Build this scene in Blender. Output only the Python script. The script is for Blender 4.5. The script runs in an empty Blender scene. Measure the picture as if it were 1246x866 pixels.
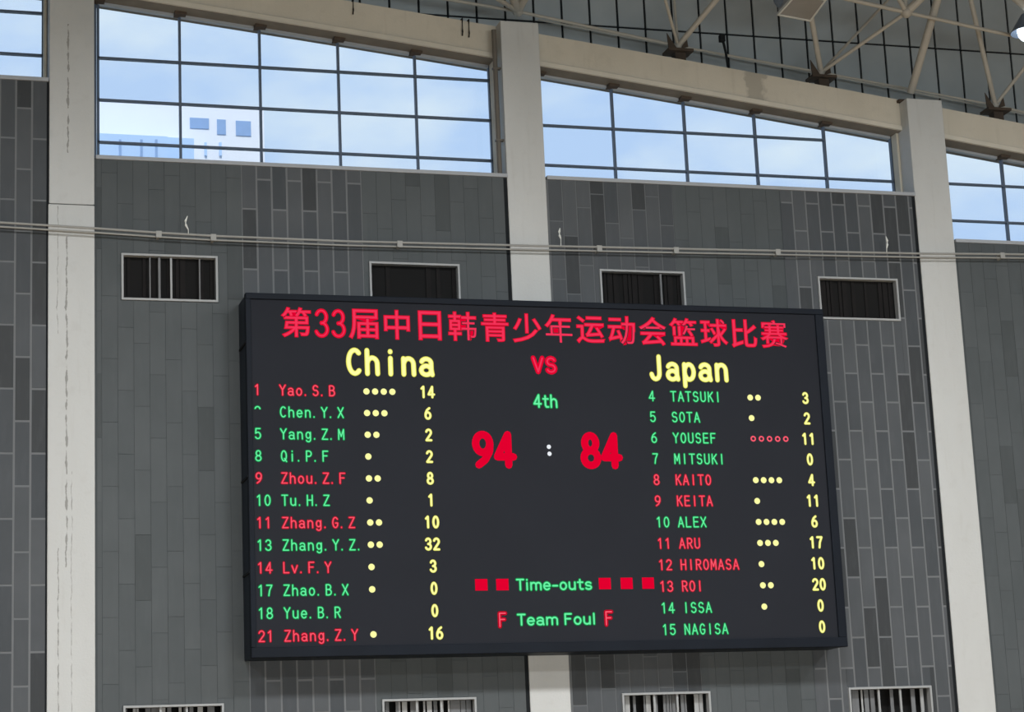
import bpy, bmesh, math, random
from mathutils import Matrix, Vector
random.seed(7)
sc = bpy.context.scene
C = sc.collection
# ------------------------------------------------------------------ camera
FPX = 2642.55
RT = Vector((0.958723, -0.281118, -0.042708))
DN = Vector((0.020330, 0.217582, -0.975830))
FW = Vector((0.283616, 0.934682, 0.214316))
cd = bpy.data.cameras.new('camera'); cam = bpy.data.objects.new('camera', cd); C.objects.link(cam)
cd.sensor_width = 36; cd.lens = FPX / 1246 * 36; cd.clip_end = 1000; cd.clip_start = .05
cam.matrix_world = Matrix((( RT.x, -DN.x, -FW.x, 0), (RT.y, -DN.y, -FW.y, 0), (RT.z, -DN.z, -FW.z, 0), (0, 0, 0, 1)))
sc.camera = cam

def W(px, py, D):                       # the point of the vertical plane y = D seen at a pixel
    d = RT * (px - 623) + DN * (py - 433) + FW * FPX
    d = d * (D / d.y)
    return Vector((d.x, D, d.z))

# ------------------------------------------------------------------ world, sun, lamps, exposure
w = bpy.data.worlds.new('world'); sc.world = w; w.use_nodes = True
nt = w.node_tree; N = nt.nodes; L = nt.links; N.clear()
out = N.new('ShaderNodeOutputWorld'); bg = N.new('ShaderNodeBackground'); L.new(bg.outputs[0], out.inputs[0])
tc = N.new('ShaderNodeTexCoord'); mp = N.new('ShaderNodeMapping'); mp.inputs['Scale'].default_value = (1, 1, 2.2)
L.new(tc.outputs['Generated'], mp.inputs[0])
no = N.new('ShaderNodeTexNoise'); no.inputs['Scale'].default_value = 9; no.inputs['Detail'].default_value = 7; no.inputs['Roughness'].default_value = .5
L.new(mp.outputs[0], no.inputs['Vector'])
cr = N.new('ShaderNodeValToRGB'); cr.color_ramp.elements[0].position = .48; cr.color_ramp.elements[1].position = .74
cr.color_ramp.elements[0].color = (.50, .695, .985, 1); cr.color_ramp.elements[1].color = (.80, .93, 1.0, 1)
L.new(no.outputs[0], cr.inputs[0]); L.new(cr.outputs[0], bg.inputs[0]); bg.inputs[1].default_value = 1.02

def sun(rot, e, col, ang):
    l = bpy.data.lights.new('sun', 'SUN'); l.energy = e; l.color = col; l.angle = math.radians(ang)
    o = bpy.data.objects.new('sun', l); C.objects.link(o); o.rotation_euler = rot; return o
sun((math.radians(48), 0, math.radians(-12)), 2.2, (1, .97, .92), 1.0)    # daylight outside the hall

def area(loc, rot, sx, sy, p, col):
    l = bpy.data.lights.new('area_light', 'AREA'); l.shape = 'RECTANGLE'; l.size = sx; l.size_y = sy; l.energy = p; l.color = col
    o = bpy.data.objects.new('area_light', l); C.objects.link(o); o.location = loc; o.rotation_euler = rot; return o
# rows of arena lamps under the roof, shining down on the court
for x in (-6, 2, 10, 18, 26):
    area((x, 20, 12.6), (math.radians(3), 0, 0), 2.2, 2.2, 1150, (.97, .98, 1))
    area((x, 4, 12.6), (math.radians(3), 0, 0), 2.5, 2.5, 800, (.97, .98, 1))
# wide cool fill light added unseen behind the camera to brighten the tiled wall
area((10, -17.5, -1), (math.radians(90), 0, 0), 44, 6, 6700, (.84, .94, 1))
sc.view_settings.view_transform = 'Standard'; sc.view_settings.look = 'None'
sc.view_settings.gamma = 1; sc.view_settings.use_curve_mapping = False; sc.view_settings.exposure = 0.0

# ------------------------------------------------------------------ materials
def lin(r, g, b):
    f = lambda c: (c / 255 / 12.92) if c / 255 <= .04045 else ((c / 255 + .055) / 1.055) ** 2.4
    return (f(r), f(g), f(b), 1)
def newmat(name, rough=.7, metal=0):
    m = bpy.data.materials.new(name); m.use_nodes = True
    b = m.node_tree.nodes['Principled BSDF']; b.inputs['Roughness'].default_value = rough; b.inputs['Metallic'].default_value = metal
    return m, m.node_tree.nodes, m.node_tree.links, b
def mixc(N, L, fac, a, b):
    x = N.new('ShaderNodeMix'); x.data_type = 'RGBA'
    for s, v in ((0, fac), (6, a), (7, b)):
        if isinstance(v, bpy.types.NodeSocket): L.new(v, x.inputs[s])
        else: x.inputs[s].default_value = v
    return x.outputs[2]
def math_(N, L, op, a, b=0.0, c=None):
    x = N.new('ShaderNodeMath'); x.operation = op
    for i, v in enumerate((a, b, c)):
        if v is None: continue
        if isinstance(v, bpy.types.NodeSocket): L.new(v, x.inputs[i])
        else: x.inputs[i].default_value = v
    return x.outputs[0]
def noise(N, L, scale, detail=4, stretch=None, rough=.55):
    g = N.new('ShaderNodeNewGeometry'); m = N.new('ShaderNodeMapping')
    if stretch: m.inputs['Scale'].default_value = stretch
    L.new(g.outputs['Position'], m.inputs[0])
    n = N.new('ShaderNodeTexNoise'); n.inputs['Scale'].default_value = scale; n.inputs['Detail'].default_value = detail; n.inputs['Roughness'].default_value = rough
    L.new(m.outputs[0], n.inputs['Vector']); return n.outputs[0]
def ramp(N, L, fac, lo, hi):
    x = N.new('ShaderNodeMapRange'); L.new(fac, x.inputs[0]); x.inputs[1].default_value = lo; x.inputs[2].default_value = hi; return x.outputs[0]
def simple(name, col, rough=.6, metal=0, var=.12, scale=3.0, bump=0):
    m, N, L, b = newmat(name, rough, metal)
    n = noise(N, L, scale)
    a = tuple(c * (1 - var) for c in col[:3]) + (1,); c2 = tuple(min(1, c * (1 + var)) for c in col[:3]) + (1,)
    L.new(mixc(N, L, n, a, c2), b.inputs['Base Color'])
    if bump:
        bp = N.new('ShaderNodeBump'); bp.inputs['Strength'].default_value = bump; bp.inputs['Distance'].default_value = .01
        L.new(noise(N, L, scale * 8), bp.inputs['Height']); L.new(bp.outputs[0], b.inputs['Normal'])
    return m
def emit(name, col, s=1.0):
    m = bpy.data.materials.new(name); m.use_nodes = True; N = m.node_tree.nodes; N.clear()
    e = N.new('ShaderNodeEmission'); o = N.new('ShaderNodeOutputMaterial'); m.node_tree.links.new(e.outputs[0], o.inputs[0])
    e.inputs[0].default_value = col; e.inputs[1].default_value = s; return m
def tile_mat(name, c0, c1, cdark, pdark):
    m, N, L, b = newmat(name, .7); b.inputs['Specular IOR Level'].default_value = .2
    oi = N.new('ShaderNodeObjectInfo')
    base = mixc(N, L, oi.outputs['Random'], c0, c1)
    r2 = math_(N, L, 'FRACT', math_(N, L, 'MULTIPLY', oi.outputs['Random'], 37.7))
    dk = math_(N, L, 'LESS_THAN', r2, pdark)
    base = mixc(N, L, math_(N, L, 'MULTIPLY', dk, .8), base, cdark)
    n = ramp(N, L, noise(N, L, 1.4, 5), .3, .75)
    base = mixc(N, L, math_(N, L, 'MULTIPLY', n, .28), base, (c0[0] * .62, c0[1] * .66, c0[2] * .64, 1))
    n2 = ramp(N, L, noise(N, L, 9, 5, (1, 1, .2)), .5, .8)
    base = mixc(N, L, math_(N, L, 'MULTIPLY', n2, .18), base, (c1[0] * 1.3, c1[1] * 1.3, c1[2] * 1.3, 1))
    L.new(base, b.inputs['Base Color'])
    return m
def concrete(name, col, dark, crack=None, patch=None):
    m, N, L, b = newmat(name, .85)
    n = ramp(N, L, noise(N, L, .9, 6, (1, 1, .35)), .38, .72)
    base = mixc(N, L, math_(N, L, 'MULTIPLY', n, .3), col, dark)
    n = ramp(N, L, noise(N, L, 5, 6), .55, .8)
    base = mixc(N, L, math_(N, L, 'MULTIPLY', n, .25), base, dark)
    n = ramp(N, L, noise(N, L, 3.2, 5, (3, 3, .25)), .6, .78)      # run-down stains
    base = mixc(N, L, math_(N, L, 'MULTIPLY', n, .3), base, dark)
    g = N.new('ShaderNodeNewGeometry'); s = N.new('ShaderNodeSeparateXYZ'); L.new(g.outputs['Position'], s.inputs[0])
    if crack:
        for (x, z0, z1, wd) in crack:
            nn = math_(N, L, 'MULTIPLY_ADD', noise(N, L, 1.7, 6, (0, 0, 1), .65), .13, x - .065)
            d = math_(N, L, 'ABSOLUTE', math_(N, L, 'SUBTRACT', s.outputs[0], nn))
            wv = math_(N, L, 'MULTIPLY', ramp(N, L, noise(N, L, 5, 3, (0, 0, 1)), .40, .62), wd)
            on = math_(N, L, 'LESS_THAN', d, wv)
            on = math_(N, L, 'MULTIPLY', on, math_(N, L, 'MULTIPLY', math_(N, L, 'GREATER_THAN', s.outputs[2], z0), math_(N, L, 'LESS_THAN', s.outputs[2], z1)))
            base = mixc(N, L, math_(N, L, 'MULTIPLY', on, .75), base, (dark[0] * .5, dark[1] * .5, dark[2] * .5, 1))
    if patch:
        x, hw = patch
        e = math_(N, L, 'MULTIPLY_ADD', noise(N, L, 3, 5), .5, -.25)
        d = math_(N, L, 'ABSOLUTE', math_(N, L, 'ADD', math_(N, L, 'SUBTRACT', s.outputs[0], x), e))
        x2 = N.new('ShaderNodeMapRange'); L.new(d, x2.inputs[0]); x2.inputs[1].default_value = hw + .06; x2.inputs[2].default_value = hw
        base = mixc(N, L, math_(N, L, 'MULTIPLY', x2.outputs[0], .55), base, (dark[0] * .6, dark[1] * .62, dark[2] * .66, 1))
    L.new(base, b.inputs['Base Color'])
    bp = N.new('ShaderNodeBump'); bp.inputs['Strength'].default_value = .3; bp.inputs['Distance'].default_value = .01
    L.new(noise(N, L, 25, 4), bp.inputs['Height']); L.new(bp.outputs[0], b.inputs['Normal'])
    return m
M = {}
M['tile'] = tile_mat('tile_grey', (.066, .073, .080, 1), (.098, .105, .112, 1), (.044, .047, .049, 1), .18)
M['tile_soft'] = tile_mat('tile_grey_soft', (.084, .094, .098, 1), (.094, .104, .108, 1), (.066, .074, .076, 1), .07)
M['joint'] = simple('joint_pale', (.165, .173, .178, 1), .8)
M['joint_mid'] = simple('joint_mid', (.135, .143, .148, 1), .8)
M['joint_soft'] = simple('joint_soft', (.072, .082, .085, 1), .8)
M['col'] = concrete('concrete_column', (.55, .56, .545, 1), (.41, .40, .37, 1))
M['col1'] = concrete('concrete_column_cracked', (.55, .56, .545, 1), (.41, .40, .37, 1), crack=((2.98, 4.3, 9.6, .022), (3.0, 11.0, 13.2, .024), (2.86, -3, 4.6, .014), (3.06, -3, 5.8, .008), (2.84, 8, 10.1, .008)))
M['beam'] = concrete('concrete_beam', (.60, .555, .46, 1), (.42, .38, .30, 1))
M['beam_p'] = concrete('concrete_beam_patched', (.60, .555, .46, 1), (.42, .38, .30, 1), patch=(15.2, .14))
M['lip'] = simple('beam_lip', (.62, .58, .49, 1), .8)
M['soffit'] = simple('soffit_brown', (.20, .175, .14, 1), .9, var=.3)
M['steel'] = simple('window_steel', (.085, .115, .165, 1), .5, 0)
M['sill'] = simple('sill_grey', (.36, .38, .40, 1), .5)
M['rust'] = simple('rusty_bracket', (.07, .05, .035, 1), .9, var=.4, scale=12)
M['gable'] = simple('gable_panel', (.37, .40, .405, 1), .55, var=.15, scale=1.2)
M['black'] = simple('black_joint', (.012, .014, .016, 1), .8)
M['tube'] = simple('truss_paint', (.44, .41, .35, 1), .5, var=.15)
M['drain'] = simple('drain_brown', (.13, .115, .095, 1), .6)
M['vframe'] = simple('vent_frame', (.33, .34, .34, 1), .5)
M['vdark'] = simple('vent_dark', (.012, .012, .012, 1), .9)
M['slat_dark'] = simple('vent_slat_dark', (.013, .012, .012, 1), .8, var=.3, scale=8)
M['slat_mid'] = simple('vent_slat_grey', (.16, .165, .17, 1), .7, var=.2, scale=8)
M['slat_pale'] = simple('vent_slat_pale', (.38, .385, .38, 1), .6, var=.15, scale=8)
M['navy'] = simple('board_casing', (.010, .016, .026, 1), .45, var=.3, scale=1.5)
M['navy2'] = simple('board_bezel', (.006, .009, .015, 1), .6, var=.3, scale=1.5)
M['screen'] = simple('led_screen', (.018, .020, .026, 1), .8, var=.1, scale=1)
M['cable'] = simple('pipe_grey', (.31, .31, .29, 1), .5)
M['white'] = simple('white_plastic', (.75, .76, .72, 1), .5)
M['wallp'] = simple('hall_wall_paint', (.30, .31, .32, 1), .85)
M['roof'] = simple('roof_sheet', (.20, .20, .19, 1), .8)
M['court'] = simple('court_floor', (.50, .36, .22, 1), .5)
M['lamp_face'] = simple('lamp_glass_off', (.34, .32, .29, 1), .4)
M['lamp_dome'] = simple('lamp_dome_blue_grey', (.16, .20, .26, 1), .4)
M['lamp_on'] = emit('lamp_lit', (.75, .88, 1, 1), 3)
M['bwhite'] = simple('building_white', (.86, .87, .90, 1), .8, var=.04, scale=.3)
M['bglass'] = simple('building_window', (.28, .42, .66, 1), .3)
M['bblue'] = simple('building_blue', (.48, .66, .90, 1), .5, var=.05, scale=.3)
for k_ in ('vdark', 'slat_dark', 'black', 'screen', 'navy', 'navy2', 'joint', 'joint_mid', 'joint_soft', 'gable'):
    M[k_].node_tree.nodes['Principled BSDF'].inputs['Specular IOR Level'].default_value = .15 if k_ != 'gable' else .3
M['ground'] = simple('outside_ground', (.3, .32, .28, 1), .9)
m, N_, L_, b_ = newmat('window_glass'); N_.clear()
o_ = N_.new('ShaderNodeOutputMaterial'); t_ = N_.new('ShaderNodeBsdfTransparent'); g_ = N_.new('ShaderNodeBsdfGlossy'); x_ = N_.new('ShaderNodeMixShader')
t_.inputs[0].default_value = (.985, .992, 1, 1); g_.inputs['Roughness'].default_value = .04; g_.inputs[0].default_value = (.9, .95, 1, 1); x_.inputs[0].default_value = .05
L_.new(t_.outputs[0], x_.inputs[1]); L_.new(g_.outputs[0], x_.inputs[2]); L_.new(x_.outputs[0], o_.inputs[0]); M['glass'] = m
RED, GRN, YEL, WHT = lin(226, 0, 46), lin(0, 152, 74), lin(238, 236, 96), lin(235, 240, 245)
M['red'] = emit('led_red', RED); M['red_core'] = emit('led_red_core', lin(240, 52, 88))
M['dred'] = emit('led_list_red', lin(192, 0, 36)); M['dred_core'] = emit('led_list_red_core', lin(248, 92, 112))  # saturated body colour paints the glow around the paler LED core
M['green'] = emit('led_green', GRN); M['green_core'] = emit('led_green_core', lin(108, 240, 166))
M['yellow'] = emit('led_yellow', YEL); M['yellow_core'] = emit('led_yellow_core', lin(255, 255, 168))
M['wht'] = emit('led_white', WHT)

# ------------------------------------------------------------------ helpers
POS = {}
def link(name, me, loc, parent=None):
    o = bpy.data.objects.new(name, me); C.objects.link(o)
    POS[o] = Vector(loc)
    if parent is not None:
        o.parent = parent; o.location = Vector(loc) - POS[parent]
    else: o.location = loc
    return o
def root(name, loc, label, cat, group=None):
    o = link(name, None, loc); o['label'] = label; o['category'] = cat
    if group: o['group'] = group
    return o
def empty_struct(name, loc):
    o = link(name, None, loc); o['kind'] = 'structure'; return o
def mesh(name, vs, fs, mat, parent=None, origin=None, mats=None, mi=None, smooth=False):
    if origin is None:
        origin = Vector([(min(v[i] for v in vs) + max(v[i] for v in vs)) / 2 for i in range(3)])
    me = bpy.data.meshes.new(name)
    me.from_pydata([tuple(Vector(v) - origin) for v in vs], [], fs)
    for mm in (mats or [mat]): me.materials.append(mm)
    if mi: me.polygons.foreach_set('material_index', mi)
    if smooth: me.polygons.foreach_set('use_smooth', [True] * len(me.polygons))
    me.update()
    return link(name, me, origin, parent)
BF = [(0, 1, 3, 2), (4, 6, 7, 5), (0, 4, 5, 1), (2, 3, 7, 6), (0, 2, 6, 4), (1, 5, 7, 3)]
def bverts(x0, x1, y0, y1, z0, z1):
    return [(x, y, z) for x in (x0, x1) for y in (y0, y1) for z in (z0, z1)]
def boxes(name, lst, mat, parent=None, mats=None, idx=None):
    vs, fs, mi = [], [], []
    for k, b in enumerate(lst):
        o = len(vs); vs += bverts(*b); fs += [tuple(i + o for i in f) for f in BF]; mi += [idx[k] if idx else 0] * 6
    return mesh(name, vs, fs, mat, parent, mats=mats, mi=mi if idx else None)
def box(name, x0, x1, y0, y1, z0, z1, mat, parent=None, bevel=0):
    o = boxes(name, [(x0, x1, y0, y1, z0, z1)], mat, parent)
    if bevel:
        bm = bmesh.new(); bm.from_mesh(o.data); bmesh.ops.bevel(bm, geom=bm.edges[:], offset=bevel, segments=2, affect='EDGES', profile=.5); bm.to_mesh(o.data); bm.free()
    return o
def tube_geo(pts, r, n=10):
    pts = [Vector(p) for p in pts]; vs, fs = [], []
    for i, p in enumerate(pts):
        t = (pts[min(i + 1, len(pts) - 1)] - pts[max(i - 1, 0)]).normalized()
        a = t.cross(Vector((0, 0, 1)));
        if a.length < .05: a = t.cross(Vector((0, 1, 0)))
        a.normalize(); b = t.cross(a)
        rr = r[i] if isinstance(r, (list, tuple)) else r
        vs += [tuple(p + (a * math.cos(2 * math.pi * k / n) + b * math.sin(2 * math.pi * k / n)) * rr) for k in range(n)]
    for i in range(len(pts) - 1):
        for k in range(n):
            fs.append((i * n + k, i * n + (k + 1) % n, (i + 1) * n + (k + 1) % n, (i + 1) * n + k))
    fs.append(tuple(range(n))[::-1]); fs.append(tuple((len(pts) - 1) * n + k for k in range(n)))
    return vs, fs
def tube(name, pts, r, mat, parent=None, n=10):
    vs, fs = tube_geo(pts, r, n); return mesh(name, vs, fs, mat, parent, smooth=False)
def ball(name, c, r, mat, parent=None):
    bm = bmesh.new(); bmesh.ops.create_icosphere(bm, subdivisions=2, radius=r); me = bpy.data.meshes.new(name); bm.to_mesh(me); bm.free()
    me.materials.append(mat); me.polygons.foreach_set('use_smooth', [True] * len(me.polygons)); return link(name, me, c, parent)
def subtract(rects, h):
    res = []
    for (x0, x1, z0, z1) in rects:
        hx0, hx1, hz0, hz1 = h
        if hx1 <= x0 or hx0 >= x1 or hz1 <= z0 or hz0 >= z1: res.append((x0, x1, z0, z1)); continue
        if hx0 > x0: res.append((x0, hx0, z0, z1))
        if hx1 < x1: res.append((hx1, x1, z0, z1))
        a, b = max(x0, hx0), min(x1, hx1)
        if hz0 > z0: res.append((a, b, z0, hz0))
        if hz1 < z1: res.append((a, b, hz1, z1))
    return res

YW = 34.0                                        # front of the tiled wall
FLOOR = -7.0
COLX = [(-5.0, -4.3), (2.69, 3.42), (10.37, 11.06), (18.05, 18.76), (25.73, 26.42)]
def zsoff(x):                                    # underside of the arched eaves beam
    d = x - 3.56
    return 13.88 - .098 * d - .001 * d * d if d > 0 else 13.88 - .075 * d
def ztop(x): return zsoff(x) + .60
SILL = [12.23, 10.96, 10.96, 10.12]
VZ = (8.58, 9.35); VLZ = (1.37, 2.16); VX = [3.84, 7.91, 11.94, 16.0]; VW = 1.55
OPEN = [(x, x + VW, a, b) for x in VX for a, b in (VZ, VLZ)] + [(19.9, 19.9 + VW, *VLZ), (19.9, 19.9 + VW, 7.75, 8.5)][:0]

# ------------------------------------------------------------------ hall shell
def struct_box(name, *a):
    o = box(name, *a); o['kind'] = 'structure'; return o
X0, X1, YB = -32, 52, -20
struct_box('floor', X0, X1, YB, 36.4, FLOOR - .3, FLOOR, M['court'])
struct_box('wall_back', X0, X1, YB - .4, YB, FLOOR, 20, M['wallp'])
struct_box('wall_left_side', X0 - .4, X0, YB - .4, 36.4, FLOOR, 20, M['wallp'])
struct_box('wall_right_side', X1, X1 + .4, YB - .4, 36.4, FLOOR, 20, M['wallp'])
# arched roof
xs = [X0 + i * (X1 - X0) / 28 for i in range(29)]
vs, fs = [], []
for x in xs:
    z = zsoff(x) + 4.6 if x > -6 else zsoff(-6) + 4.6 + (x + 6) * .08
    for y in (YB - .4, 36.6):
        vs += [(x, y, z), (x, y, z + .3)]
for i in range(len(xs) - 1):
    a = i * 4; b = a + 4
    fs += [(a, b, b + 2, a + 2), (a + 1, a + 3, b + 3, b + 1), (a, a + 1, b + 1, b), (a + 2, b + 2, b + 3, a + 3)]
o = mesh('ceiling', vs, fs, M['roof']); o['kind'] = 'structure'
# plain ends of the tiled wall outside the picture
struct_box('wall_front_left_end', X0, -4.3, 34.02, 34.9, FLOOR, 20, M['wallp'])
struct_box('wall_front_right_end', 25.73, X1, 34.02, 34.9, FLOOR, 20, M['wallp'])

# ------------------------------------------------------------------ columns
for i, (a, b) in enumerate(COLX):
    top = [15.2, 14.95, 13.76, 12.78, 11.9][i]
    if i == 0: continue
    o = empty_struct('trim_%d' % i, ((a + b) / 2, 34.4, FLOOR))
    mt = M['col1'] if i == 1 else M['col']
    if i == 1:
        box('shaft', a, b, YW, 34.8, FLOOR, 10.13, mt, o, .012)
        box('upper_shaft', a + .012, b, YW + .008, 34.8, 10.145, top, mt, o, .012)
    else:
        box('shaft', a, b, YW, 34.8, FLOOR, top, mt, o, .012)
    box('recess_strip', b, b + .03, YW + .012, 34.8, FLOOR, SILL[i] - .03 if i < 4 else 10, M['black'], o)
    box('recess_strip', a - (.07 if i > 1 else .03), a - .001, YW + .02, 34.8, FLOOR, SILL[i - 1] - .03, M['black'], o)

# ------------------------------------------------------------------ tiled walls
ZONES = [[(-4.3, 2.69, 0)], [(3.42, 5.80, 2), (5.80, 7.84, 0), (7.84, 10.37, 2)],
         [(11.06, 13.40, 1), (13.40, 15.42, 2), (15.42, 18.05, 0)], [(18.76, 25.73, 2)]]
TZ0 = 1.0
GRID0 = [2.43, 5.80, 11.06 + .03, 18.76 + .03]
BOARD = (5.95, 15.50, 3.35, 8.2)                  # wall hidden behind the scoreboard
tile_cache = {}
def tile(x0, x1, z0, z1, mk, parent, jit):
    k = (round(x1 - x0, 3), round(z1 - z0, 3), mk)
    if k not in tile_cache:
        hx, hz = k[0] / 2, k[1] / 2
        me = bpy.data.meshes.new('tile'); me.from_pydata(bverts(-hx, hx, 0, .03, -hz, hz), [], BF); me.materials.append(M[mk]); tile_cache[k] = me
    return link('tile', tile_cache[k], ((x0 + x1) / 2, YW + jit, (z0 + z1) / 2), parent)
wall_names = ['wall_left', 'wall_center_left', 'wall_center_right', 'wall_right']
for bi in range(4):
    x0, x1 = COLX[bi][1], COLX[bi + 1][0]
    x1w = x1 - (.07 if bi else .03); zt = SILL[bi] - .045
    bl, idx = [], []
    for (a, b, zn) in ZONES[bi]:
        b2 = min(b, x1w)
        rs = [(a, b2, FLOOR, zt)]
        for h in OPEN: rs = subtract(rs, h)
        for r in rs: bl.append((r[0], r[1], YW + .007, 34.75, r[2], r[3])); idx.append(zn)
    wl = boxes(wall_names[bi], bl, None, None, mats=[M['joint'], M['joint_mid'], M['joint_soft']], idx=idx)
    wl['kind'] = 'structure'
    P = .2525
    k0 = math.floor((x0 - GRID0[bi]) / P) - 1
    for k in range(k0, k0 + 40):
        if bi == 0 and GRID0[0] + k * P < -.4: continue
        if bi == 3 and GRID0[3] + k * P > 24.2: continue
        a, b = GRID0[bi] + k * P, GRID0[bi] + (k + 1) * P
        if b <= x0 + .02 or a >= x1w - .02: continue
        a, b = max(a, x0 + .03 if bi else x0), min(b, x1w)
        zn = next((z for (p, q, z) in ZONES[bi] if p - .02 <= (a + b) / 2 < q + .02), 0)
        g = (.032, .022, .005)[zn] / 2
        ph = 10.18 if k % 2 == 0 else 9.665
        if zn and k % 4 in (1, 2): ph += .26
        n0 = math.floor((TZ0 - ph) / 1.025)
        for n in range(n0, n0 + 16):
            c, d = ph + n * 1.025, ph + (n + 1) * 1.025
            c, d = max(c, TZ0), min(d, zt)
            if d - c < .05: continue
            rs = [(a + g, b - g if b < x1w else b, c + g, d - g if d < zt else d)]
            for h in OPEN: rs = subtract(rs, (h[0] - .01, h[1] + .01, h[2] - .01, h[3] + .01))
            for r in rs:
                if r[1] - r[0] < .03 or r[3] - r[2] < .03: continue
                if r[0] > BOARD[0] and r[1] < BOARD[1] and r[2] > BOARD[2] and r[3] < BOARD[3]: continue
                tile(*r, ('tile', 'tile', 'tile_soft')[zn], wl, random.choice((0, 0, .003, .005)) if zn == 0 else 0)

# ------------------------------------------------------------------ beams
def prism_x(name, xs, prof, mat, parent=None, org=None):
    """profile: function x -> list of (y, z); swept along x"""
    vs, fs = [], []; n = len(prof(xs[0]))
    for x in xs: vs += [(x, y, z) for y, z in prof(x)]
    for i in range(len(xs) - 1):
        for k in range(n):
            fs.append((i * n + k, i * n + (k + 1) % n, (i + 1) * n + (k + 1) % n, (i + 1) * n + k))
    fs += [tuple(range(n))[::-1], tuple((len(xs) - 1) * n + k for k in range(n))]
    return mesh(name, vs, fs, mat, parent)
YBM = 34.3
for bi in range(4):
    a, b = COLX[bi][1], COLX[bi + 1][0]
    xs = [a + (b - a) * i / 14 for i in range(15)]
    o = empty_struct('trim_%d' % (5 + bi), (a, 34.6, zsoff(a)))
    mt = M['beam_p'] if bi == 2 else M['beam']
    prism_x('beam', xs, lambda x: [(YBM, zsoff(x) + .06), (YBM, ztop(x)), (34.95, ztop(x)), (34.95, zsoff(x) + .06)], mt, o)
    prism_x('lip', xs, lambda x: [(YBM - .03, zsoff(x) + .005), (YBM - .03, zsoff(x) + .085), (YBM + .02, zsoff(x) + .11), (YBM + .05, zsoff(x) + .005)], M['lip'], o)
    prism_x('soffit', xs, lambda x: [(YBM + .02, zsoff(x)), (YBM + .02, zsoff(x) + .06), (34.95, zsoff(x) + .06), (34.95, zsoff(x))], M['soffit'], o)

# ------------------------------------------------------------------ high windows
YG = 34.70
def bar(name, x0, x1, z0a, z1a, mat, parent, y0=YG - .04, y1=YG + .04):
    return box(name, x0, x1, y0, y1, z0a, z1a, mat, parent)
for bi in range(4):
    a, b = COLX[bi][1], COLX[bi + 1][0]
    s = SILL[bi]; wz = s + .02
    root_ = empty_struct('window_%d' % (bi + 1), ((a + b) / 2, YG, s))
    ms = [b - .02 - 1.36 * k for k in range(5, -1, -1)]
    ms = [m for m in ms if m > a + .08]
    if bi == 0: ms = [m for m in ms if m > -1.6]
    mz = {0: [12.88, 13.62, 14.36], 1: [11.43, 12.165, 12.90], 2: [11.40, 12.13], 3: [10.70, 11.41]}[bi]
    # sill: pale ledge on top of the tiled wall
    box('sill', a + .02, b - .03 + (.03 if bi < 3 else 0), YW - .03, YG + .08, s - .045, s + .02, M['sill'], root_, .006)
    for m in ms[:-1] if bi else ms[:-1]:
        bar('mullion', m - .019, m + .019, wz, zsoff(m), M['steel'], root_)
        # rusty clip that fixes the mullion head
        box('bracket', m - .10, m + .10, YG - .20, YG + .02, zsoff(m) - .045, zsoff(m) + .012, M['rust'], root_, .01)
    bar('side_frame', b - .06, b - .001, wz, zsoff(b), M['steel'], root_)
    lft = a + .1 if bi else -1.6
    bar('side_frame', a + .001, a + .1, wz, zsoff(a + .1), M['steel'] if bi else M['steel'], root_)
    bar('bottom_frame', lft, b - .06, wz, wz + .05, M['steel'], root_)
    box('jamb', b - .045, b - .001, YBM + .14, YG - .06, wz, zsoff(b), M['beam'], root_)
    xs = [lft + (b - .06 - lft) * i / 10 for i in range(11)]
    prism_x('head_frame', xs, lambda x: [(YG - .05, zsoff(x) - .045), (YG - .05, zsoff(x)), (YG + .04, zsoff(x)), (YG + .04, zsoff(x) - .045)], M['sill'], root_)
    edges = [lft] + [m for m in ms if m > lft + .05]
    for i in range(len(edges) - 1):
        p, q = edges[i], edges[i + 1]
        zs = [wz + .03] + [z for z in mz if z < zsoff(q) - .12]
        if bi == 2 and i == len(edges) - 2: zs = zs[:2]
        for j, z in enumerate(zs):
            zt2 = zs[j + 1] if j + 1 < len(zs) else None
            tp, tq = (zt2, zt2) if zt2 else (zsoff(p) - .02, zsoff(q) - .02)
            vs = [(x, y, zz) for y in (YG - .006, YG + .006) for (x, zz) in ((p, z), (q, z), (q, tq), (p, tp))]
            mesh('pane', vs, [(0, 1, 2, 3), (7, 6, 5, 4), (0, 4, 5, 1), (1, 5, 6, 2), (2, 6, 7, 3), (3, 7, 4, 0)], M['glass'], root_)
            if j: bar('transom', p + .02, q - .02, z - .017, z + .017, M['steel'], root_)

# ------------------------------------------------------------------ gable wall of sheet panels above the beam
YP = 35.8; GP = .5436
gx0 = 14.08 * YP / 34 - GP * 11
def zg(x): return zsoff(x) + .60
xs = [X0 + (X1 - X0) * i / 60 for i in range(61)]
gb = prism_x('wall_gable', xs, lambda x: [(YP + .03, zg(x)), (YP + .03, 21), (36.4, 21), (36.4, zg(x))], M['black']); gb['kind'] = 'structure'
for k in range(-12, 27):
    xa, xb = gx0 + k * GP + .022, gx0 + (k + 1) * GP - .022
    for (z0, z1) in ((10.6, 14.51), (14.51, 17.2)):
        za, zb = max(z0 + .02, zg(xa)), max(z0 + .02, zg(xb)); t_ = z1 - .02
        if t_ - min(za, zb) < .15: continue
        za, zb = min(za, t_ - .01), min(zb, t_ - .01)
        vs = [(x, y, z) for y in (YP, YP + .04) for (x, z) in ((xa, za), (xb, zb), (xb, t_), (xa, t_))]
        mesh('panel', vs, [(0, 1, 2, 3), (7, 6, 5, 4), (0, 4, 5, 1), (1, 5, 6, 2), (2, 6, 7, 3), (3, 7, 4, 0)], M['gable'], gb)

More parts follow.
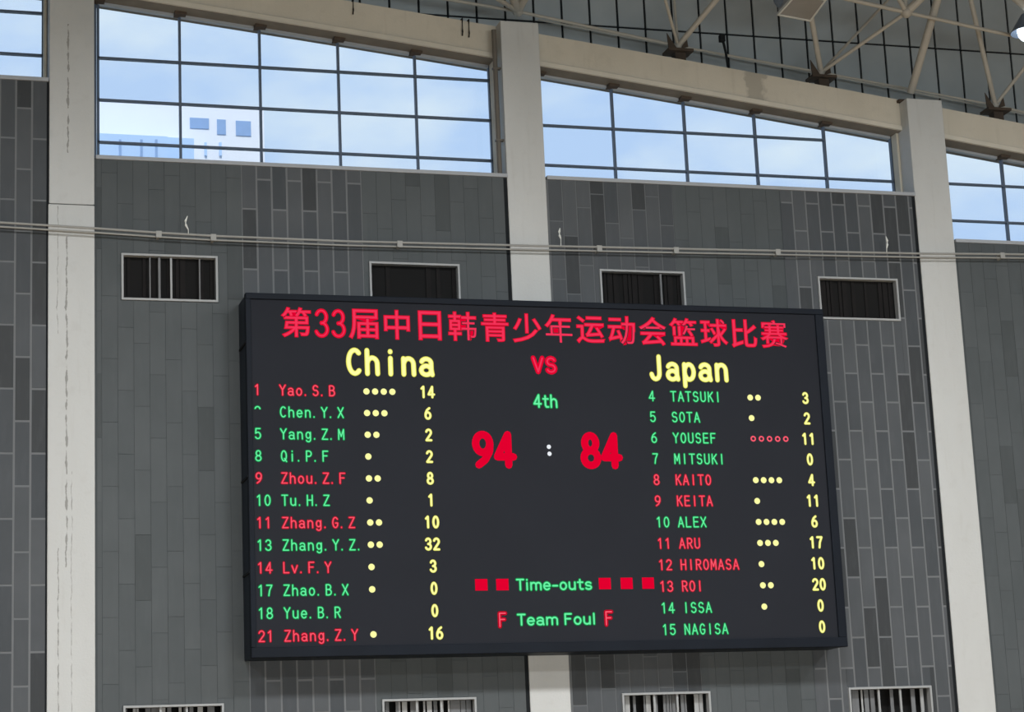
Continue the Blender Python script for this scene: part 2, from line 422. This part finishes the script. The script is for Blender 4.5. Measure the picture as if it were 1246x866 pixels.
# ------------------------------------------------------------------ ventilation windows
def vent(x, z0, z1, lower, seed, label, group):
    rnd = random.Random(seed)
    t = root('vent_grille', (x + VW / 2, YW, z0), label, 'vent', group)
    f = .034
    vs, fs = [], []
    boxes('frame', [(x, x + VW, YW - .03, YW + .10, z1 - f, z1), (x, x + VW, YW - .03, YW + .10, z0, z0 + f),
                    (x, x + f, YW - .03, YW + .10, z0 + f, z1 - f), (x + VW - f, x + VW, YW - .03, YW + .10, z0 + f, z1 - f)], M['vframe'], t)
    box('back_panel', x, x + VW, YW + (.34 if lower else .13), YW + .38, z0, z1, M['vdark'], t)
    if lower:
        p = x + f
        while p < x + VW - f - .02:
            wd = rnd.choice((.03, .045, .06, .08))
            k = rnd.random()
            if k < .62:
                box('slat', p, min(p + wd, x + VW - f), YW + .16, YW + .18, z0 + f, z1 - f, M['slat_pale'] if k < .2 else M['slat_mid'], t)
            p += wd + rnd.choice((.0, .012, .03))
        for q in (.36, .62):
            box('bar', x + VW * q, x + VW * q + .035, YW + .02, YW + .05, z0 + f, z1 - f, M['vframe'], t)
    else:
        p = x + f
        while p < x + VW - f - .02:
            wd = rnd.choice((.05, .07, .09))
            if rnd.random() < .6:
                box('slat', p, min(p + wd, x + VW - f), YW + .105, YW + .12, z0 + f, z1 - f, M['slat_dark'], t)
            p += wd + .02
    return t
def vbar(t, x, wd, z0, z1, mk):
    box('bar', x - wd / 2, x + wd / 2, YW + .01, YW + .05, z0 + .045, z1 - .045, M[mk], t)
v = vent(VX[0], *VZ, 0, 1, 'dark vent window with pale centre bar, left of the scoreboard near the top-left column', 'upper vent windows')
vbar(v, 4.64, .03, *VZ, 'vframe'); vbar(v, 4.45, .035, *VZ, 'slat_mid'); vbar(v, 4.30, .02, *VZ, 'slat_mid'); vbar(v, 5.10, .02, *VZ, 'slat_mid')
v = vent(VX[1], *VZ, 0, 2, 'dark vent window rising behind the scoreboard above the word China', 'upper vent windows')
v = vent(VX[2], *VZ, 0, 3, 'dark vent window rising behind the scoreboard just right of the middle column', 'upper vent windows')
vbar(v, 13.06, .03, *VZ, 'slat_mid')
v = vent(VX[3], *VZ, 0, 4, 'dark vent window at the top-right corner of the scoreboard', 'upper vent windows')
for i, s in enumerate(('below and left of the scoreboard', 'below the scoreboard, just left of the middle column',
                       'below the scoreboard, just right of the middle column', 'below the bottom-right corner of the scoreboard')):
    vent(VX[i], *VLZ, 1, 20 + i, 'vent window with pale vertical slats ' + s, 'lower vent windows')

# ------------------------------------------------------------------ scoreboard
BX0, BX1, BZ0, BZ1, YF = 5.71, 15.71, 2.79, 8.57, 33.25
bl = .085
sb = root('scoreboard', ((BX0 + BX1) / 2, YF, BZ0), 'large black LED scoreboard with red Chinese title and China vs Japan player lists', 'scoreboard')
box('casing', BX0 + .01, BX1 - .01, YF + .05, YW - .005, BZ0 + .01, BZ1 - .01, M['navy'], sb, .02)
SX0, SX1, SZ0, SZ1 = 5.79, 15.56, 2.95, 8.47
box('top_bezel', BX0, BX1, YF, YF + .14, SZ1, BZ1, M['navy2'], sb, .012)
box('bottom_bezel', BX0, BX1, YF, YF + .14, BZ0, SZ0, M['navy2'], sb, .012)
box('side_bezel', BX0, SX0, YF + .002, YF + .14, SZ0, SZ1, M['navy2'], sb, .008)
box('side_bezel', SX1, BX1, YF + .002, YF + .14, SZ0, SZ1, M['navy2'], sb, .008)
for z in (7.75, 5.6, 4.1):
    box('casing_seam', BX0 - .012, BX0 + .03, YF + .02, YW - .1, z, z + .03, M['black'], sb)
scr = box('screen', SX0, SX1, YF + .035, YF + .10, SZ0, SZ1, M['screen'], sb)
YS = YF + .033
# glyphs out of the built-in font
gl_cache = {}
def glyph(ch, off=0.0):
    k = (ch, off)
    if k in gl_cache: return gl_cache[k]
    cu = bpy.data.curves.new('g', 'FONT'); cu.body = ch; cu.size = 1; cu.offset = off; cu.resolution_u = 4
    ob = bpy.data.objects.new('g', cu); C.objects.link(ob)
    bpy.context.view_layer.update()
    dg = bpy.context.evaluated_depsgraph_get(); me = bpy.data.meshes.new_from_object(ob.evaluated_get(dg))
    vs = [(v.co.x, v.co.y) for v in me.vertices]; fs = [tuple(p.vertices) for p in me.polygons]
    C.objects.unlink(ob); bpy.data.objects.remove(ob); bpy.data.meshes.remove(me)
    bb = (min(v[0] for v in vs), max(v[0] for v in vs), min(v[1] for v in vs), max(v[1] for v in vs)) if vs else (0, 0, 0, 0)
    gl_cache[k] = (vs, fs, bb); return gl_cache[k]
def EL(cx, cy, rx, ry, a0=0, a1=360, n=14):
    return [(cx + rx * math.cos(math.radians(a0 + (a1 - a0) * k / n)), cy + ry * math.sin(math.radians(a0 + (a1 - a0) * k / n))) for k in range(n + 1)]
# stroke lettering of the LED board: cap height 6, cell width 4, x-height 4.1
G = {
 '0': [EL(2, 3, 1.5, 3)], '1': [[(1.0, 4.9), (2.2, 6), (2.2, 0)]],
 '2': [EL(2, 4.4, 1.5, 1.6, 165, -35, 10) + [(.5, 0), (3.6, 0)]],
 '3': [EL(1.9, 4.5, 1.4, 1.5, 160, -90, 12), EL(1.9, 1.55, 1.6, 1.55, 90, -160, 12)],
 '4': [[(2.7, 0), (2.7, 6), (.3, 1.6), (3.8, 1.6)]],
 '5': [[(3.3, 6), (.8, 6), (.6, 3.2)] + EL(1.9, 1.9, 1.6, 1.9, 130, -150, 12)],
 '6': [[(3.0, 6), (1.5, 4.9), (.6, 3.2), (.45, 1.9)], EL(2, 1.8, 1.55, 1.8)],
 '7': [[(.5, 6), (3.6, 6), (2.2, 3), (1.7, 0)]],
 '8': [EL(2, 4.5, 1.3, 1.5), EL(2, 1.5, 1.6, 1.5)],
 '9': [EL(2, 4.2, 1.55, 1.8), [(3.55, 4.1), (3.4, 2.6), (2.4, 1), (1.0, 0)]],
 '.': [[(.7, 0), (.7, .25)]], '-': [[(.3, 2.2), (2.6, 2.2)]],
 'Y': [[(.3, 6), (2, 3.1), (3.7, 6)], [(2, 3.1), (2, 0)]], 'X': [[(.4, 6), (3.6, 0)], [(3.6, 6), (.4, 0)]],
 'Z': [[(.5, 6), (3.6, 6), (.4, 0), (3.7, 0)]],
 'S': [EL(2, 4.5, 1.4, 1.5, 25, 250, 12) + EL(2, 1.6, 1.5, 1.6, 75, -155, 12)],
 'B': [[(.6, 0), (.6, 6), (2, 6)] + EL(2, 4.6, 1.3, 1.4, 90, -90, 8) + EL(2.1, 1.6, 1.5, 1.6, 90, -90, 8) + [(.6, 0)], [(.6, 3.2), (2, 3.2)]],
 'M': [[(.4, 0), (.5, 6), (2, 1.8), (3.5, 6), (3.6, 0)]], 'H': [[(.5, 0), (.5, 6)], [(3.5, 0), (3.5, 6)], [(.5, 3.1), (3.5, 3.1)]],
 'N': [[(.5, 0), (.5, 6), (3.5, 0), (3.5, 6)]], 'Q': [EL(2, 3, 1.5, 3), [(2.3, 1.4), (3.6, -.4)]],
 'P': [[(.6, 0), (.6, 6), (2, 6)] + EL(2.1, 4.4, 1.4, 1.6, 90, -90, 8) + [(.6, 2.8)]],
 'R': [[(.6, 0), (.6, 6), (2, 6)] + EL(2.1, 4.5, 1.4, 1.5, 90, -90, 8) + [(.6, 3)], [(2, 3), (3.6, 0)]],
 'F': [[(.6, 0), (.6, 6), (3.5, 6)], [(.6, 3.2), (3.0, 3.2)]], 'E': [[(3.6, 0), (.6, 0), (.6, 6), (3.5, 6)], [(.6, 3.2), (3.2, 3.2)]],
 'L': [[(.6, 6), (.6, 0), (3.5, 0)]], 'T': [[(.3, 6), (3.7, 6)], [(2, 6), (2, 0)]], 'I': [[(2, 0), (2, 6)]],
 'G': [EL(2.1, 3, 1.6, 3, 40, 325, 16) + [(3.5, 2.7), (2.2, 2.7)]], 'C': [EL(2.2, 3, 1.7, 3, 48, 312, 16)],
 'O': [EL(2, 3, 1.55, 3)], 'A': [[(.3, 0), (2, 6), (3.7, 0)], [(.9, 2), (3.1, 2)]],
 'U': [[(.5, 6), (.5, 2)] + EL(2, 1.7, 1.5, 1.7, 180, 360, 10) + [(3.5, 6)]], 'K': [[(.6, 0), (.6, 6)], [(3.5, 6), (.6, 2.6)], [(1.6, 3.7), (3.6, 0)]],
 'J': [[(2.9, 6), (2.9, 1.7)] + EL(1.7, 1.6, 1.2, 1.6, 0, -170, 10)],
 'a': [EL(1.9, 3, 1.35, 1.1, 160, 10, 8) + [(3.25, 1.2), (3.5, 0)], EL(1.85, 1.15, 1.4, 1.15)],
 'o': [EL(2, 2.05, 1.5, 2.05)], 'e': [[(.5, 2.1), (3.5, 2.1)] + EL(2, 2.05, 1.5, 2.05, 5, 318, 14)],
 'h': [[(.6, 0), (.6, 6)], [(.6, 2.6)] + EL(2, 2.6, 1.35, 1.5, 170, 0, 10) + [(3.4, 0)]], 'n': [[(.6, 0), (.6, 4.1)], [(.6, 2.6)] + EL(2, 2.6, 1.35, 1.5, 170, 0, 10) + [(3.4, 0)]],
 'm': [[(.6, 0), (.6, 4.1)], EL(1.9, 2.8, 1.2, 1.3, 175, 0, 8) + [(3.1, 0)], EL(4.3, 2.8, 1.2, 1.3, 175, 0, 8) + [(5.5, 0)]],
 'g': [EL(1.9, 2.3, 1.3, 1.8), [(3.3, 4.1), (3.3, -.4)] + EL(2, -.4, 1.3, 1.2, 0, -160, 8)],
 'p': [[(.6, 4.1), (.6, -1.7)], EL(2, 2.05, 1.4, 2.05)], 'i': [[(2, 0), (2, 4.1)], [(2, 5.7), (2, 5.85)]],
 'u': [[(.6, 4.1), (.6, 1.6)] + EL(2, 1.5, 1.4, 1.5, 180, 350, 8), [(3.4, 4.1), (3.4, 0)]], 'v': [[(.4, 4.1), (2, 0), (3.6, 4.1)]],
 't': [[(1.6, 5.6), (1.6, 1.0), (2.1, .1), (3.1, .1)], [(.5, 4.1), (3.0, 4.1)]], 'l': [[(2, 0), (2, 6)]],
 's': [EL(2, 3.1, 1.3, 1.0, 25, 250, 10) + EL(2, 1.05, 1.4, 1.05, 75, -155, 10)],
}
PROP = {'i': (1.3, 2.7), 'l': (1.3, 2.7), 'I': (1.3, 2.7), 'm': (.2, 5.9), 't': (.3, 3.2), '-': (0, 2.9), ' ': (0, 1.3), '.': (0, 1.4), '1': (.4, 2.9)}
def stroke_geo(V, F, MI, ch, ox, oz, sx, sz, wd, y, mi, n=8):
    r = wd / 2
    for pl in G[ch]:
        pts = [(ox + p[0] * sx, oz + p[1] * sz) for p in pl]
        for a, b in zip(pts, pts[1:]):
            dx, dz = b[0] - a[0], b[1] - a[1]; l = math.hypot(dx, dz)
            if l < 1e-6: continue
            nx, nz = -dz / l * r, dx / l * r; o = len(V)
            V += [(a[0] - nx, y, a[1] - nz), (b[0] - nx, y, b[1] - nz), (b[0] + nx, y, b[1] + nz), (a[0] + nx, y, a[1] + nz)]; F.append((o, o + 1, o + 2, o + 3)); MI.append(mi)
        for p in (pts if len(pts) < 7 else [pts[0], pts[-1]] + pts[1:-1]):
            o = len(V); V += [(p[0] + r * math.cos(2 * math.pi * k / n), y, p[1] + r * math.sin(2 * math.pi * k / n)) for k in range(n)]; F.append(tuple(range(o, o + n))); MI.append(mi)
def stroke_obj(name, chars, mk, w1, w2, clip=None, label=None):  # LED glow is painted in as a wider stroke behind the core
    """chars: (ch, x of cell, z base, x scale, z scale); wide saturated strokes paint the glow around a paler core line"""
    V, F, MI = [], [], []
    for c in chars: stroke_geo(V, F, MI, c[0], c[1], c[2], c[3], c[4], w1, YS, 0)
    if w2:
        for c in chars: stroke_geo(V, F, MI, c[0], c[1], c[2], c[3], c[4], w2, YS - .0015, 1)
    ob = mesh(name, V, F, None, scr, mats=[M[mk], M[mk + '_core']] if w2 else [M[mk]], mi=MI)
    if clip is not None:
        bm = bmesh.new(); bm.from_mesh(ob.data)
        bmesh.ops.bisect_plane(bm, geom=bm.verts[:] + bm.edges[:] + bm.faces[:], plane_co=Vector((0, 0, clip)) - POS[ob], plane_no=(0, 0, -1), clear_outer=True)
        bm.to_mesh(ob.data); bm.free()
    if label: ob['label'] = label
    if len(chars) > 1: ob['kind'] = 'stuff'
    return ob
def word(name, text, x, z, cap, pitch, mk, w1=.040, w2=.017, clip=None, label=None, fill=.78):
    k = pitch * fill / 4 ; pad = pitch * (1 - fill) / 2
    return stroke_obj(name, [(c, x + i * pitch + pad, z, k, cap / 6) for i, c in enumerate(text) if c != ' '], mk, w1, w2, clip, label)
def prop_word(name, text, x0, x1, z, cap, mk, w1, w2, label=None, gap=1.0, each=False):
    ad = [PROP.get(c, (.2, 3.8)) for c in text]
    tot = sum(b - a for a, b in ad) + gap * (len(text) - 1); k = (x1 - x0) / tot; p = 0; L_ = []
    for c, (a, b) in zip(text, ad):
        if c != ' ': L_.append((c, x0 + (p - a) * k, z, k, cap / 6))
        p += b - a + gap
    if each: return [stroke_obj(name, [q], mk, w1, w2, None, label) for q in L_]
    return stroke_obj(name, L_, mk, w1, w2, None, label)

# title: one part per character
title = '第33届中日韩青少年运动会篮球比赛'
p = 6.25; TP = .5505
def title_char(ch, x, wd):
    if ch == '3':
        stroke_obj('title_character', [(ch, x + .025, 7.895, wd * .84 / 4, .42 / 6)], 'red', .066, .024); return
    V, F, MI = [], [], []
    for off, mi, y in ((.026, 0, YS), (0, 1, YS - .0015)):  # fattened saturated copy paints a red glow around each character
        vs, fs, _ = glyph(ch, off); bb = glyph(ch, 0)[2]
        k = .47 / max(bb[3] - bb[2], bb[1] - bb[0]); xc, zc = (bb[0] + bb[1]) / 2, (bb[2] + bb[3]) / 2
        o = len(V); V += [(x + wd / 2 + (v[0] - xc) * k, y, 8.11 + (v[1] - zc) * k) for v in vs]; F += [tuple(i + o for i in f) for f in fs]; MI += [mi] * len(fs)
    mesh('title_character', V, F, None, scr, mats=[M['red'], M['red_core']], mi=MI)
for ch in title:
    wd = TP / 2 if ch == '3' else TP
    title_char(ch, p, wd); p += wd
# team names, middle column
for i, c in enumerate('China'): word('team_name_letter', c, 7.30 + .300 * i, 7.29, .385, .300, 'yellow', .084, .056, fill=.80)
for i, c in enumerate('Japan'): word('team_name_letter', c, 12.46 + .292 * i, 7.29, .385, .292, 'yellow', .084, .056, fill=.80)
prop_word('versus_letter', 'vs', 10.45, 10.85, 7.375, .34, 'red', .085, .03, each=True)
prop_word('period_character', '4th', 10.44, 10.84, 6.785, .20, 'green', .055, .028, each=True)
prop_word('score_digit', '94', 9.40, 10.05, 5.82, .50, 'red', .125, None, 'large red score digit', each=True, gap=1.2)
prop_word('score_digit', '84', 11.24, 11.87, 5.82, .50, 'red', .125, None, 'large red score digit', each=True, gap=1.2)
def disc_part(name, x, z, r, mk, ring=None):
    n = 18; c = [(math.cos(2 * math.pi * k / n), math.sin(2 * math.pi * k / n)) for k in range(n)]
    V = [(x + q[0] * r, YS, z + q[1] * r) for q in c]
    if ring:
        V += [(x + q[0] * r * ring, YS, z + q[1] * r * ring) for q in c]
        F = [(k, (k + 1) % n, n + (k + 1) % n, n + k) for k in range(n)]
    else: F = [tuple(range(n))]
    return mesh(name, V, F, M[mk], scr)
disc_part('colon_dot', 10.66, 6.125, .036, 'wht'); disc_part('colon_dot', 10.665, 6.01, .036, 'wht')
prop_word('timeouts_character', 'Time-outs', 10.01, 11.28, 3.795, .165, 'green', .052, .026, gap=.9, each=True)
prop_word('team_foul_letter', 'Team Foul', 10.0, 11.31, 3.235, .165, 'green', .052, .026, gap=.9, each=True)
for x in (9.32, 9.67, 11.40, 11.775, 12.145):
    box('timeout_square', x, x + .205, YS - .002, YS + .01, 3.79, 3.975, M['red'], scr)
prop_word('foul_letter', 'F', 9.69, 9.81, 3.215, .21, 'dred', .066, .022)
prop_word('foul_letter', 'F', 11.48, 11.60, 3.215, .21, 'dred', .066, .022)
CH = [('1', 'Yao.S.B', 4, '14', 'r'), ('2', 'Chen.Y.X', 3, '6', 'g'), ('5', 'Yang.Z.M', 2, '2', 'g'), ('8', 'Qi.P.F', 1, '2', 'g'), ('9', 'Zhou.Z.F', 2, '8', 'r'),
      ('10', 'Tu.H.Z', 1, '1', 'g'), ('11', 'Zhang.G.Z', 2, '10', 'r'), ('13', 'Zhang.Y.Z.', 2, '32', 'g'), ('14', 'Lv.F.Y', 1, '3', 'r'), ('17', 'Zhao.B.X', 1, '0', 'g'),
      ('18', 'Yue.B.R', 0, '0', 'g'), ('21', 'Zhang.Z.Y', 1, '16', 'r')]
JP = [('4', 'TATSUKI', 2, '3', 'g'), ('5', 'SOTA', 1, '2', 'g'), ('6', 'YOUSEF', -5, '11', 'g'), ('7', 'MITSUKI', 0, '0', 'g'), ('8', 'KAITO', 4, '4', 'r'), ('9', 'KEITA', 1, '11', 'r'),
      ('10', 'ALEX', 4, '6', 'g'), ('11', 'ARU', 3, '17', 'r'), ('12', 'HIROMASA', 1, '10', 'r'), ('13', 'ROI', 2, '20', 'r'), ('14', 'ISSA', 1, '0', 'g'), ('15', 'NAGISA', 0, '0', 'g')]
CW = .1325; CPH = .160
for side, rows in ((0, CH), (1, JP)):
    for k, (num, nm, dots, pts, c) in enumerate(rows):
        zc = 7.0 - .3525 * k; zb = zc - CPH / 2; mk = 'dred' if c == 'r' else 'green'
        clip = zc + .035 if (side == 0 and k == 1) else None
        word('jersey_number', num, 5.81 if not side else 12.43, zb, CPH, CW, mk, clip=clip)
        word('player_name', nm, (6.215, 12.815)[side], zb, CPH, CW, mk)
        for i in range(max(dots, 0)): disc_part('foul_dot', (7.64, 14.265)[side] + .142 * i, zc, .052, 'yellow_core')
        for i in range(max(-dots, 0)): disc_part('foul_ring', 14.27 + .148 * i, zc, .05, 'dred_core', ring=.5)
        xr = (8.775, 15.41)[side]
        xp = xr - CW * len(pts) if len(pts) == 2 else xr - CW * 1.5
        word('points', pts, xp, zb, CPH * 1.08, CW, 'yellow', w1=.042, w2=.026)

# ------------------------------------------------------------------ long pipe with couplings
pp = [(-4, 9.86), (0, 9.78), (2.1, 9.735), (3.43, 9.70), (4.45, 9.665), (5.34, 9.645), (7.48, 9.635), (10.31, 9.67), (13.73, 9.72), (17.87, 9.79), (20.06, 9.85), (24, 9.95)]
YC = 33.82
pr = root('long_pipe', (2.1, YC, 9.7), 'thin pale pipe pair running across the wall and columns above the scoreboard', 'pipe')
tube('pipe', [(x, YC, z) for x, z in pp], .019, M['cable'], pr, 8)
tube('lower_pipe', [(x, YC + .03, z - .062) for x, z in pp], .016, M['cable'], pr, 8)
def zpipe(x):
    for (a, za), (b, zb) in zip(pp, pp[1:]):
        if a <= x <= b: return za + (zb - za) * (x - a) / (b - a)
for x in (.4, 4.42, 5.3, 8.4, 11.9, 13.3, 15.2, 19.6, 22):
    z = zpipe(x)
    boxes('clamp', [(x - .045, x + .045, YC - .024, YC + .02, z - .085, z + .024), (x - .02, x + .02, YC + .02, YW - .004, z - .07, z + .01)], M['cable'], pr)
for (x, z0, z1, d, lab) in ((4.86, 9.72, 9.95, .03, 'thin white curved tag standing on the wall pipe left of the scoreboard'),
                            (11.19, 9.80, 9.99, .015, 'small white twisted tag standing on the wall pipe right of the middle column'),
                            (17.30, 9.85, 10.07, -.015, 'small pale twisted tag on the wall pipe near the right column')):
    t = root('hanging_tag', (x, YC, z0), lab, 'tag', 'tags on the wall pipe')
    zz = zpipe(x)
    tube('loop', [(x + d, YC - .045, z0), (x - d * .3, YC - .045, (z0 + z1) / 2 - .04), (x - d * .5, YC - .045, (z0 + z1) / 2 + .03), (x + d * .6, YC - .045, z1)], [.008, .02, .02, .006], M['white'], t, 6)
    tube('tie', [(x + d, YC - .045, z0 + .01), (x + d, YC - .032, zz)], .006, M['white'], t, 6)

# rain pipe in the corner left of the middle column
t = root('drain_pipe', (10.28, 34.12, 11), 'thin dark brown drain pipe standing along the left side of the middle column', 'pipe')
tube('pipe', [(10.28, 34.12, 10.99), (10.28, 34.12, 13.62)], .042, M['drain'], t, 12)
for z in (11.6, 12.9): box('clamp', 10.23, 10.369, 34.08, 34.17, z, z + .03, M['drain'], t)

# ------------------------------------------------------------------ space frame
YT = 34.75; YN = 33.4
sf = root('space_frame', (14, 34, 13.5), 'pale steel tube space frame resting on the arched beam under the roof', 'roof truss')
n1, n2, n3, n4 = W(630, 14, YT), W(825, 56, YT), W(999, 88, YT), W(1211, 128, YT)
u1 = W(1103, 15, YN)
for p_, r_ in ((n1, .10), (n2, .075), (n3, .075), (n4, .075), (u1, .11)): ball('node', p_, r_, M['tube'], sf)
mem = [(n2, W(793, -60, YN), .035), (n2, W(815, -60, 35.3), .03), (n2, W(921, -60, YN), .06),
       (n3, W(973, -60, YN), .06), (n3, u1, .04), (n3, W(1136, -60, 35.2), .03),
       (n4, W(1165, -70, YN), .055), (n4, W(1330, -25, YN), .04), (n4, u1, .0),
       (W(1108, 113, 34.4), W(1158, -60, 32.9), .085), (u1, W(1092, -60, YN), .055), (u1, W(1170, -50, 32.6), .085), (u1, W(1060, -60, 32.6), .05),
       (u1, W(1262, 50, YN), .04), (u1, W(920, -26, YN), .045),
       (n1, W(604, -60, YN), .09), (n1, W(668, -60, YN), .085), (n1, W(420, -22, YT), .035), (n1, W(560, -30, YN), .05),
       (W(1262, 20, 33), W(1180, -50, 33), .09),
       (n1, n2, .035), (n2, n3, .025), (n3, n4, .025), (n4, W(1300, 150, YT), .03)]
for a_, b_2, r_ in mem:
    if r_ > 0: tube('strut', [a_, b_2], r_ * .85, M['tube'], sf, 12)
tube('purlin', [W(655, 24, 35.5), W(1050, 100, 35.5), W(1320, 153, 35.5)], .02, M['tube'], sf, 8)
for p_ in (n2, n3, n4):
    b = boxes('bearing_plate', [(p_.x - .26, p_.x + .22, YT - .2, YT + .14, p_.z - .16, p_.z - .11), (p_.x - .10, p_.x + .10, YT - .1, YT + .1, min(p_.z - .3, ztop(p_.x) - .02), p_.z - .11)], M['rust'], sf)
    x, y, z = p_
    mesh('gusset', [(x - .22, y - .05, z + .22), (x - .20, y - .05, z - .1), (x - .02, y - .05, z - .1), (x - .22, y - .03, z + .22), (x - .20, y - .03, z - .1), (x - .02, y - .03, z - .1)],
         [(0, 1, 2), (5, 4, 3), (0, 3, 4, 1), (1, 4, 5, 2), (2, 5, 3, 0)], M['rust'], sf)
    mesh('gusset', [(x + .16, y - .05, z + .16), (x + .18, y - .05, z - .02), (x + .04, y - .05, z - .06), (x + .16, y - .03, z + .16), (x + .18, y - .03, z - .02), (x + .04, y - .03, z - .06)],
         [(2, 1, 0), (3, 4, 5), (1, 4, 3, 0), (2, 5, 4, 1), (0, 3, 5, 2)], M['rust'], sf)
boxes('foot_plate', [(18.0, 18.5, 34.2, 34.7, 12.78, 12.83)], M['rust'], sf)
boxes('foot_plate', [(10.42, 10.98, 34.15, 34.75, 13.76, 13.80)], M['rust'], sf)
# electric stub on the beam
t = root('cable_stub', (15.05, 34.5, 13.3), 'short dark cable stub with a junction head standing on the right beam', 'cable')
q0, q1 = W(886, 82, 34.5), W(879, 46, 34.5)
tube('stem', [q0 - Vector((0, 0, .12)), q0, (q0 + q1) / 2 + Vector((.01, 0, 0)), q1], .025, M['black'], t, 8)
box('head', q1.x - .06, q1.x + .04, 34.45, 34.55, q1.z - .08, q1.z + .05, M['black'], t, .01)
for px, py, ln in ((430, 12, .34), (563, 38, .2), (571, 40, .26)):
    q = W(px, py, 34.26)
    t = root('hanging_wire', q, {430: 'short black wire hanging over the beam far left of the middle column', 563: 'thin dark wire on the beam left of the middle column, the left one of two',
                                571: 'thin dark wire on the beam left of the middle column, the right one of two'}[px], 'wire', 'wires over the beam')
    tube('strand', [q + Vector((0, .2, ztop(q.x) + .03 - q.z)), q + Vector((0, 0, ztop(q.x) + .02 - q.z)), q + Vector((0, 0, 0)), q - Vector((.01, 0, .08))], .014, M['black'], t, 6)

# ------------------------------------------------------------------ floodlights
def floodlight(quad, z, lab):
    c = sum((Vector(q) for q in quad), Vector((0, 0))) / 4
    t = root('floodlight', (c.x, c.y, z), lab, 'lamp')
    def plate(name, k, z0, z1, mat, hole=None):
        o_ = [c + (Vector(q) - c) * k for q in quad]
        if hole:
            i_ = [c + (Vector(q) - c) * hole for q in quad]
            vs = [(q.x, q.y, zz) for zz in (z0, z1) for q in o_ + i_]
            fs = []
            for i in range(4):
                j = (i + 1) % 4
                fs += [(i, j, 4 + j, 4 + i), (8 + i, 12 + i, 12 + j, 8 + j), (i, 8 + i, 8 + j, j), (4 + i, 4 + j, 12 + j, 12 + i)]
            return mesh(name, vs, fs, mat, t)
        vs = [(q.x, q.y, zz) for zz in (z0, z1) for q in o_]
        return mesh(name, vs, [(0, 1, 2, 3), (7, 6, 5, 4), (0, 4, 5, 1), (1, 5, 6, 2), (2, 6, 7, 3), (3, 7, 4, 0)], mat, t)
    plate('rim', 1, z, z + .05, M['white'], .9); plate('face', .9, z + .01, z + .03, M['lamp_face']); plate('housing', .94, z + .05, z + .16, M['sill'])
    bm = bmesh.new(); bmesh.ops.create_uvsphere(bm, u_segments=20, v_segments=10, radius=.3)
    bmesh.ops.scale(bm, vec=(1, 1, .8), verts=bm.verts); me = bpy.data.meshes.new('ballast_dome'); bm.to_mesh(me); bm.free(); me.materials.append(M['lamp_dome'])
    me.polygons.foreach_set('use_smooth', [True] * len(me.polygons))
    link('ballast_dome', me, (c.x - .12, c.y + .25, z + .30), t)
    tube('hanger', [(c.x, c.y, z + .15), (c.x, c.y, zsoff(c.x) + 4.55)], .02, M['steel'], t, 8)
    return t
floodlight([(15.37, 33.5), (16.10, 33.68), (15.95, 32.65), (15.30, 32.5)], 14.0, 'unlit square floodlight with white rim hanging under the roof near the top edge')
# lit high-bay lamp at the right edge
lc = W(1252, 36, 33.0)
t = root('high_bay_lamp', lc, 'lit round high bay lamp hanging under the roof at the right edge', 'lamp')
bm = bmesh.new(); bmesh.ops.create_cone(bm, cap_ends=False, segments=24, radius1=.34, radius2=.12, depth=.34)
bmesh.ops.solidify(bm, geom=bm.faces[:], thickness=.01)
me = bpy.data.meshes.new('reflector'); bm.to_mesh(me); bm.free(); me.materials.append(M['lamp_dome']); link('reflector', me, lc + Vector((0, 0, .12)), t)
bm = bmesh.new(); bmesh.ops.create_uvsphere(bm, u_segments=16, v_segments=8, radius=.22); me = bpy.data.meshes.new('bulb'); bm.to_mesh(me); bm.free(); me.materials.append(M['lamp_on'])
link('bulb', me, lc + Vector((0, 0, -.02)), t)
tube('hanger', [lc + Vector((0, 0, .28)), (lc.x, lc.y, zsoff(lc.x) + 4.55)], .02, M['steel'], t, 8)

# ------------------------------------------------------------------ outside: ground and the white building
o = box('ground', -150, 200, 37, 320, -8, -7.3, M['ground']); o['kind'] = 'structure'; 
YO = 90.
def ob(px, py): return W(px, py, YO)
b = root('apartment_building', (12, YO + 4, -7.3), 'pale white building with small blue windows seen through the left high window', 'building')
tl, tr = ob(60, 128), ob(321, 134)
box('tower', tl.x, tr.x, YO, YO + 12, -7.3, tr.z, M['bwhite'], b)
for i, (x0_, x1_, y0_, y1_) in enumerate(((231, 254, 144.5, 156), (264, 274.5, 146, 163.5), (287, 305, 148, 165))):
    p0, p1 = ob(x0_, y1_), ob(x1_, y0_)
    box('window', p0.x, p1.x, YO - .05, YO + .05, p0.z, p1.z, M['bglass'], b)
p0, p1 = W(60, 200, YO - 3), W(204, 166, YO - 3)
box('lower_wing', p0.x, p1.x, YO - 3, YO - .05, -7.3, p1.z, M['bblue'], b)
p0, p1 = W(204, 200, YO - 2), W(236, 168.5, YO - 2)
box('lower_wing', p0.x, p1.x, YO - 2, YO - .05, -7.3, p1.z, M['bblue'], b)
for px in (172, 190, 146):
    p0 = W(px, 170, YO - 3); box('wing_joint', p0.x - .05, p0.x + .05, YO - 3.05, YO - 2.9, p0.z - 4, p0.z, M['bglass'], b)
for px in (268, 250):
    p0 = ob(px, 190); p1 = ob(px, 174); box('fin', p0.x - .05, p0.x + .05, YO - .12, YO, p0.z, p1.z, M['bblue'], b)
